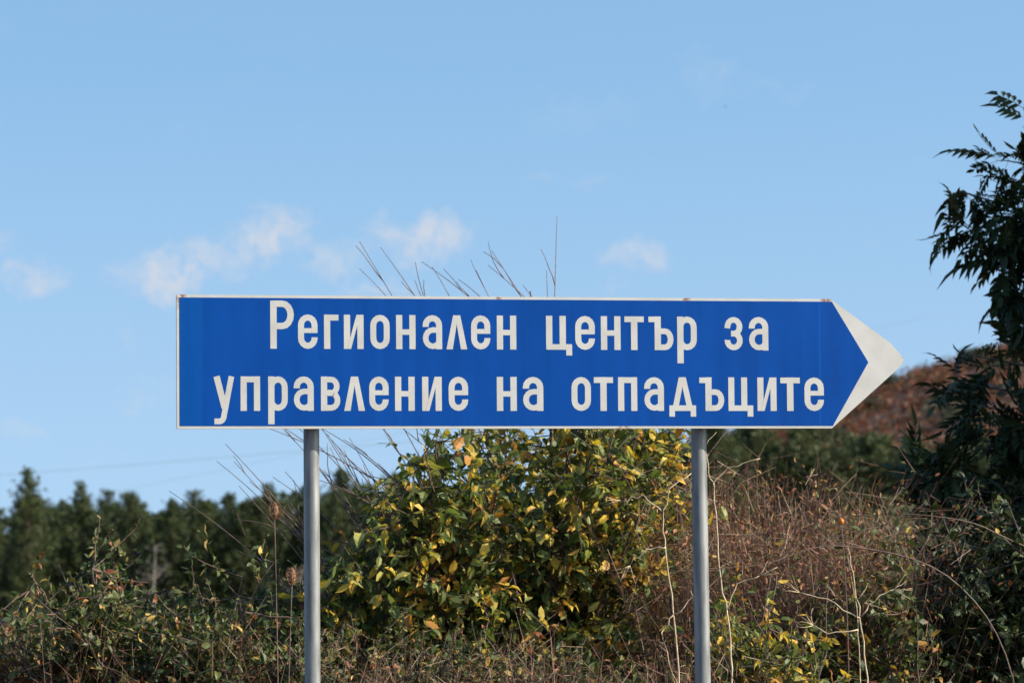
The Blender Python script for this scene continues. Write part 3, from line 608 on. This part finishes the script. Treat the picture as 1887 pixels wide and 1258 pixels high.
stalk('tall pale dry stalk right behind the right sign post', [[(.965, Y, 0), (.965, Y, .9), (.955, Y, 1.15), (.92, Y, 1.35), (.905, Y, 1.6), (.89, Y, 1.78), (.96, Y, 1.86), (1.1, Y, 1.89)],
      [(.945, Y, 1.22), (1.0, Y, 1.34), (1.09, Y, 1.37)], [(.895, Y, 1.76), (.87, Y, 1.85), (.86, Y, 1.95)]])
Y = 16.6
stalk('double pale dry stalk among the brown weeds', [[(1.61, Y, 0), (1.60, Y, .9), (1.585, Y, 1.12), (1.545, Y, 1.33), (1.52, Y, 1.50)], [(1.60, Y, .0), (1.57, Y, .9), (1.565, Y, 1.1), (1.555, Y, 1.25)],
      [(1.575, Y, 1.17), (1.42, Y, 1.26), (1.30, Y, 1.29)], [(1.58, Y, 1.18), (1.66, Y, 1.27), (1.73, Y, 1.30)], [(1.565, Y, 1.12), (1.43, Y, 1.10), (1.36, Y, 1.14)]])
# arching canes
def cane(label, pts, r=.0045, nleaf=8):
    P = np.array(pts); t = thing('bramble_cane', label, 'bramble cane', tuple(P[0])); q = []
    n = len(P)
    for k in range(n - 1):
        for u in np.linspace(0, 1, 7)[:-1]:
            a, b, c, d = P[max(k - 1, 0)], P[k], P[k + 1], P[min(k + 2, n - 1)]
            q.append(.5 * (2 * b + (c - a) * u + (2 * a - 5 * b + 4 * c - d) * u * u + (3 * b - a - 3 * c + d) * u ** 3))
    q.append(P[-1]); q = np.array(q); mb = MB(); mb.tube(q, np.linspace(r, r * .4, len(q)), 6)
    for _ in range(26): i = rng.integers(3, len(q) - 1); mb.tube([q[i], q[i] + norm(rng.normal(0, 1, 3)) * .012], [.0015, .0003], 3)
    mb.build('stem', M['cane'], t, True, off=P[0])
    lm = mesh_of('leaf', LEAF_S, LEAF_F, M['bram_o'])
    for _ in range(nleaf):
        i = rng.integers(4, len(q)); D_, S_, N_ = leaf_frames(q[i:i + 1], rng.normal(0, 1, (1, 3)), .5); o = part('leaf', lm, t); o.matrix_local = frame_matrix(q[i] - P[0], D_[0], S_[0], N_[0], .04)
cane('long bramble cane arching across the brown weeds to the right post', [(2.3, 16.6, 0), (2.25, 16.5, .9), (1.95, 16.4, 1.36), (1.45, 16.3, 1.50), (1.1, 16.2, 1.42), (.75, 16.1, 1.40)])
cane('bramble cane reaching out of the ash tree shade', [(2.9, 17.6, 0), (2.75, 17.5, 1.2), (2.3, 17.3, 1.55), (1.95, 17.2, 1.64), (1.6, 17.2, 1.64)])
cane('thin thorny cane touching the right post near the frame bottom', [(1.05, 15.75, 0), (1.0, 15.7, .7), (.93, 15.65, .95), (.85, 15.6, 1.12), (.80, 15.6, 1.2)], .003, 5)
cane('reddish cane arching over the dark bramble thicket', [(-1.2, 19.2, 0), (-1.5, 19.1, .95), (-1.75, 19.0, 1.15), (-2.15, 19.0, 1.3), (-2.3, 18.9, 1.27)], .007, 14)
# teasels
def teasel(label, x, y, h, bend):
    t = thing('teasel', label, 'teasel', (x, y, 0)); mb = MB(); tip = np.array([bend, 0, h]); mb.tube(bez((0, 0, -.02), (bend * .2, 0, h * .5), tip, 12), np.linspace(.0032, .002, 12), 6); mb.build('stem', M['twig'], t, True)
    hd = MB(); zz = np.linspace(0, 1, 9); hd.tube([(bend, 0, h + .075 * u) for u in zz], [.005 + .014 * math.sin(math.pi * min(1, u * .93 + .06)) for u in zz], 10)
    for _ in range(170):
        u = rng.random(); a = rng.uniform(0, 6.28); rr = .006 + .017 * math.sin(math.pi * min(1, u * .93 + .06)); p = np.array([bend + rr * math.cos(a), rr * math.sin(a), h + .075 * u]); dd = np.array([math.cos(a), math.sin(a), .6]) * .011
        hd.tube([p, p + dd], [.0011, .0003], 3, False)
    for k in range(6): a = k * 1.05; hd.tube(bez((bend, 0, h), (bend + .04 * math.cos(a), .04 * math.sin(a), h), (bend + .045 * math.cos(a), .045 * math.sin(a), h + .06), 6), .0011, 3)
    hd.build('seed_head', M['teasel'], t)
teasel('tall dried teasel left of the left post, higher seed head', -1.055, 16.4, 1.64, -.02)
teasel('shorter dried teasel close to the left post', -1.03, 16.35, 1.345, .035)
# rose hip on its twig
t = thing('rose_hip', 'single orange rose hip above the brown weeds', 'rose hip', (1.53, 17.0, 0)); mb = MB()
mb.tube(bez((0, 0, 0), (.05, 0, .9), (0, 0, 1.625), 12), np.linspace(.005, .002, 12), 5); mb.build('stem', M['cane'], t, True)
mb = MB(); zz = np.linspace(0, 1, 9); mb.tube([(0, 0, 1.60 + .03 * u) for u in zz], [.0135 * math.sin(math.pi * (.06 + .88 * u)) ** .7 for u in zz], 12); mb.build('fruit', M['hip'], t, True)

# ------------------------------------------------------------------ ash tree at the right
rng = np.random.default_rng(77)
def ash_leaf_mesh(m):
    V = []; F = []
    def put(p, d, s):
        d = np.array(d) / np.linalg.norm(d); sd_ = np.array([-d[1], d[0], 0]); o = len(V)
        for a, b_, c in LEAF_N: V.append(tuple(np.array(p) + s * (a * d + b_ * sd_ + np.array([0, 0, c * 1.2]))))
        F.extend([tuple(i + o for i in f) for f in LEAF_F])
    for k, u in enumerate((.34, .52, .69, .85)):
        z = -.18 * u * u
        for sg in (1, -1): put((u, sg * .01, z), (.75, sg * .8, -.28), .40 - .05 * abs(k - 1.5))
    put((1.0, 0, -.18), (1, 0, -.4), .42)
    o = len(V); rr = .009
    for u in (0, .5, 1.0): V += [(u, -rr, -.18 * u * u + .004), (u, rr, -.18 * u * u + .004)]
    F += [(o, o + 2, o + 3, o + 1), (o + 2, o + 4, o + 5, o + 3)]
    return mesh_of('leaf', V, F, m)
ash_mesh = ash_leaf_mesh(M['ash_o'])
AB = np.array([5.3, 21.3, 0]); ash = thing('ash_tree', 'dark ash tree with feathery leaves reaching in beyond the arrow tip', 'tree', tuple(AB))
tr = MB(); tp_ = np.array([(5.3, 21.3, -.2), (5.32, 21.3, .8), (5.25, 21.25, 2), (5.3, 21.3, 3.4), (5.35, 21.3, 5.4)]); tr.tube(tp_, [.13, .11, .09, .06, .02], 10); tr.build('trunk', M['ashbark'], ash, True, off=AB)
LOB = [((2.98, 21.4, 3.3), .22), ((3.08, 21.4, 3.5), .18), ((3.1, 21.3, 3.15), .2), ((2.76, 21.4, 3.30), .14), ((2.86, 21.4, 3.12), .14), ((3.0, 21.4, 3.75), .17), ((3.04, 21.4, 3.95), .10), ((3.12, 21.4, 3.62), .14), ((2.66, 21.4, 3.58), .05),
       ((2.82, 21.4, 2.42), .30), ((3.0, 21.3, 2.3), .27), ((2.68, 21.4, 2.62), .15), ((2.74, 21.3, 2.12), .27), ((2.97, 21.3, 2.0), .24),
       ((2.50, 21.2, 1.90), .20), ((2.74, 21.1, 1.74), .3), ((2.27, 21.2, 1.88), .12), ((2.95, 21.2, 1.5), .32), ((2.7, 21.1, 1.3), .3), ((3.0, 21.1, 1.0), .35), ((2.6, 21.0, .95), .28)]
for _ in range(46): LOB.append(((rng.uniform(3.95, 7.0), rng.uniform(19.7, 22.8), rng.uniform(.9, 4.6)), .5))
for _ in range(14): LOB.append(((rng.uniform(4.3, 6.5), rng.uniform(18.5, 19.8), rng.uniform(1.2, 4.2)), .5))  # unseen crown brought forward, added to shade the dark shrub
for _ in range(12): LOB.append(((rng.uniform(4.2, 6), rng.uniform(17.3, 18.6), rng.uniform(1.0, 2.5)), .5))  # low unseen lobes, added only to keep sun off the dark shrub
P = []; Dr = []
for c, r_ in LOB:
    c = np.array(c); z0 = np.clip(c[2] * .62, .5, 4.2); src = np.array([np.interp(z0, tp_[:, 2], tp_[:, 0]), np.interp(z0, tp_[:, 2], tp_[:, 1]), z0])
    mb = MB(); mid = src * .5 + c * .5 + np.array([0, 0, .22]) + rng.normal(0, .08, 3); pts = bez(src, mid, c, 12); mb.tube(pts, np.linspace(.022, .006, 12), 6)
    nt_ = int(4 + 17 * r_) if c[0] < 3.2 else 18
    for _ in range(nt_):
        p0 = pts[rng.integers(9, 12)]; d = norm(rng.normal(0, 1, 3) + np.array([-.35 if c[0] < 3.2 else 0, 0, .1])); tw = curve_pts(p0, d, r_ * rng.uniform(.7, 1.2), 4, .15, .06); mb.tube(tw, np.linspace(.005, .0022, 5), 4, False)
        for i in (2, 3, 4, 4):
            for sg in (1, -1):
                a = norm(tw[i] - tw[i - 1]); side = norm(np.cross(a, rng.normal(0, 1, 3))); P.append(tw[i]); Dr.append(a * .7 + side * .8 + np.array([0, 0, -.22]))
    mb.build('limb', M['ashbark'], ash, True, off=AB)
P = np.array(P); Dr = np.array(Dr)
foliage(ash, AB, P, Dr, .215 * rng.uniform(.75, 1.2, len(P)), M['ash_i'], M['ash_o'], 300, roll_jit=.45, leaf_mesh=ash_mesh, view=lambda P: (P[:, 0] < 3.2) & (P[:, 2] > .9))

# ------------------------------------------------------------------ wires and a bird
def wire(label, a, b, sag, r):
    t = np.linspace(0, 1, 40)[:, None]; q = np.array(a) * (1 - t) + np.array(b) * t; q[:, 2] -= sag * 4 * t[:, 0] * (1 - t[:, 0]); mb = MB(); mb.tube(q - np.array(a), r, 5)
    o = mb.build('overhead_wire', M['wire'], None, True); o.location = a; o['label'] = label; o['category'] = 'wire'
wire('thin overhead wire crossing the sky beyond the arrow tip', (-60, 330, 7.6), (190, 400, 34), 2.0, .016)
wire('faint overhead wire above the dark pine wood', (-60, 230, -1.0), (30, 250, 17.5), 0.6, .006)
t = thing('bird', 'tiny distant bird in the open sky', 'bird', (23.8, 400, 50.0)); t.scale = (.6, .6, .6); mb = MB()
mb.tube([(-.2, 0, 0), (-.1, 0, .02), (.1, 0, .02), (.24, 0, 0)], [.01, .06, .06, .01], 8); mb.build('body', M['bird'], t, True)
for sg in (1, -1):
    mb = MB(); mb.add([(-.08, 0, .04), (.1, 0, .04), (.06, sg * .3, .16), (-.06, sg * .3, .15), (-.06, sg * .55, .1)], [(0, 1, 2, 3), (3, 2, 4)]); mb.build('wing', M['bird'], t)
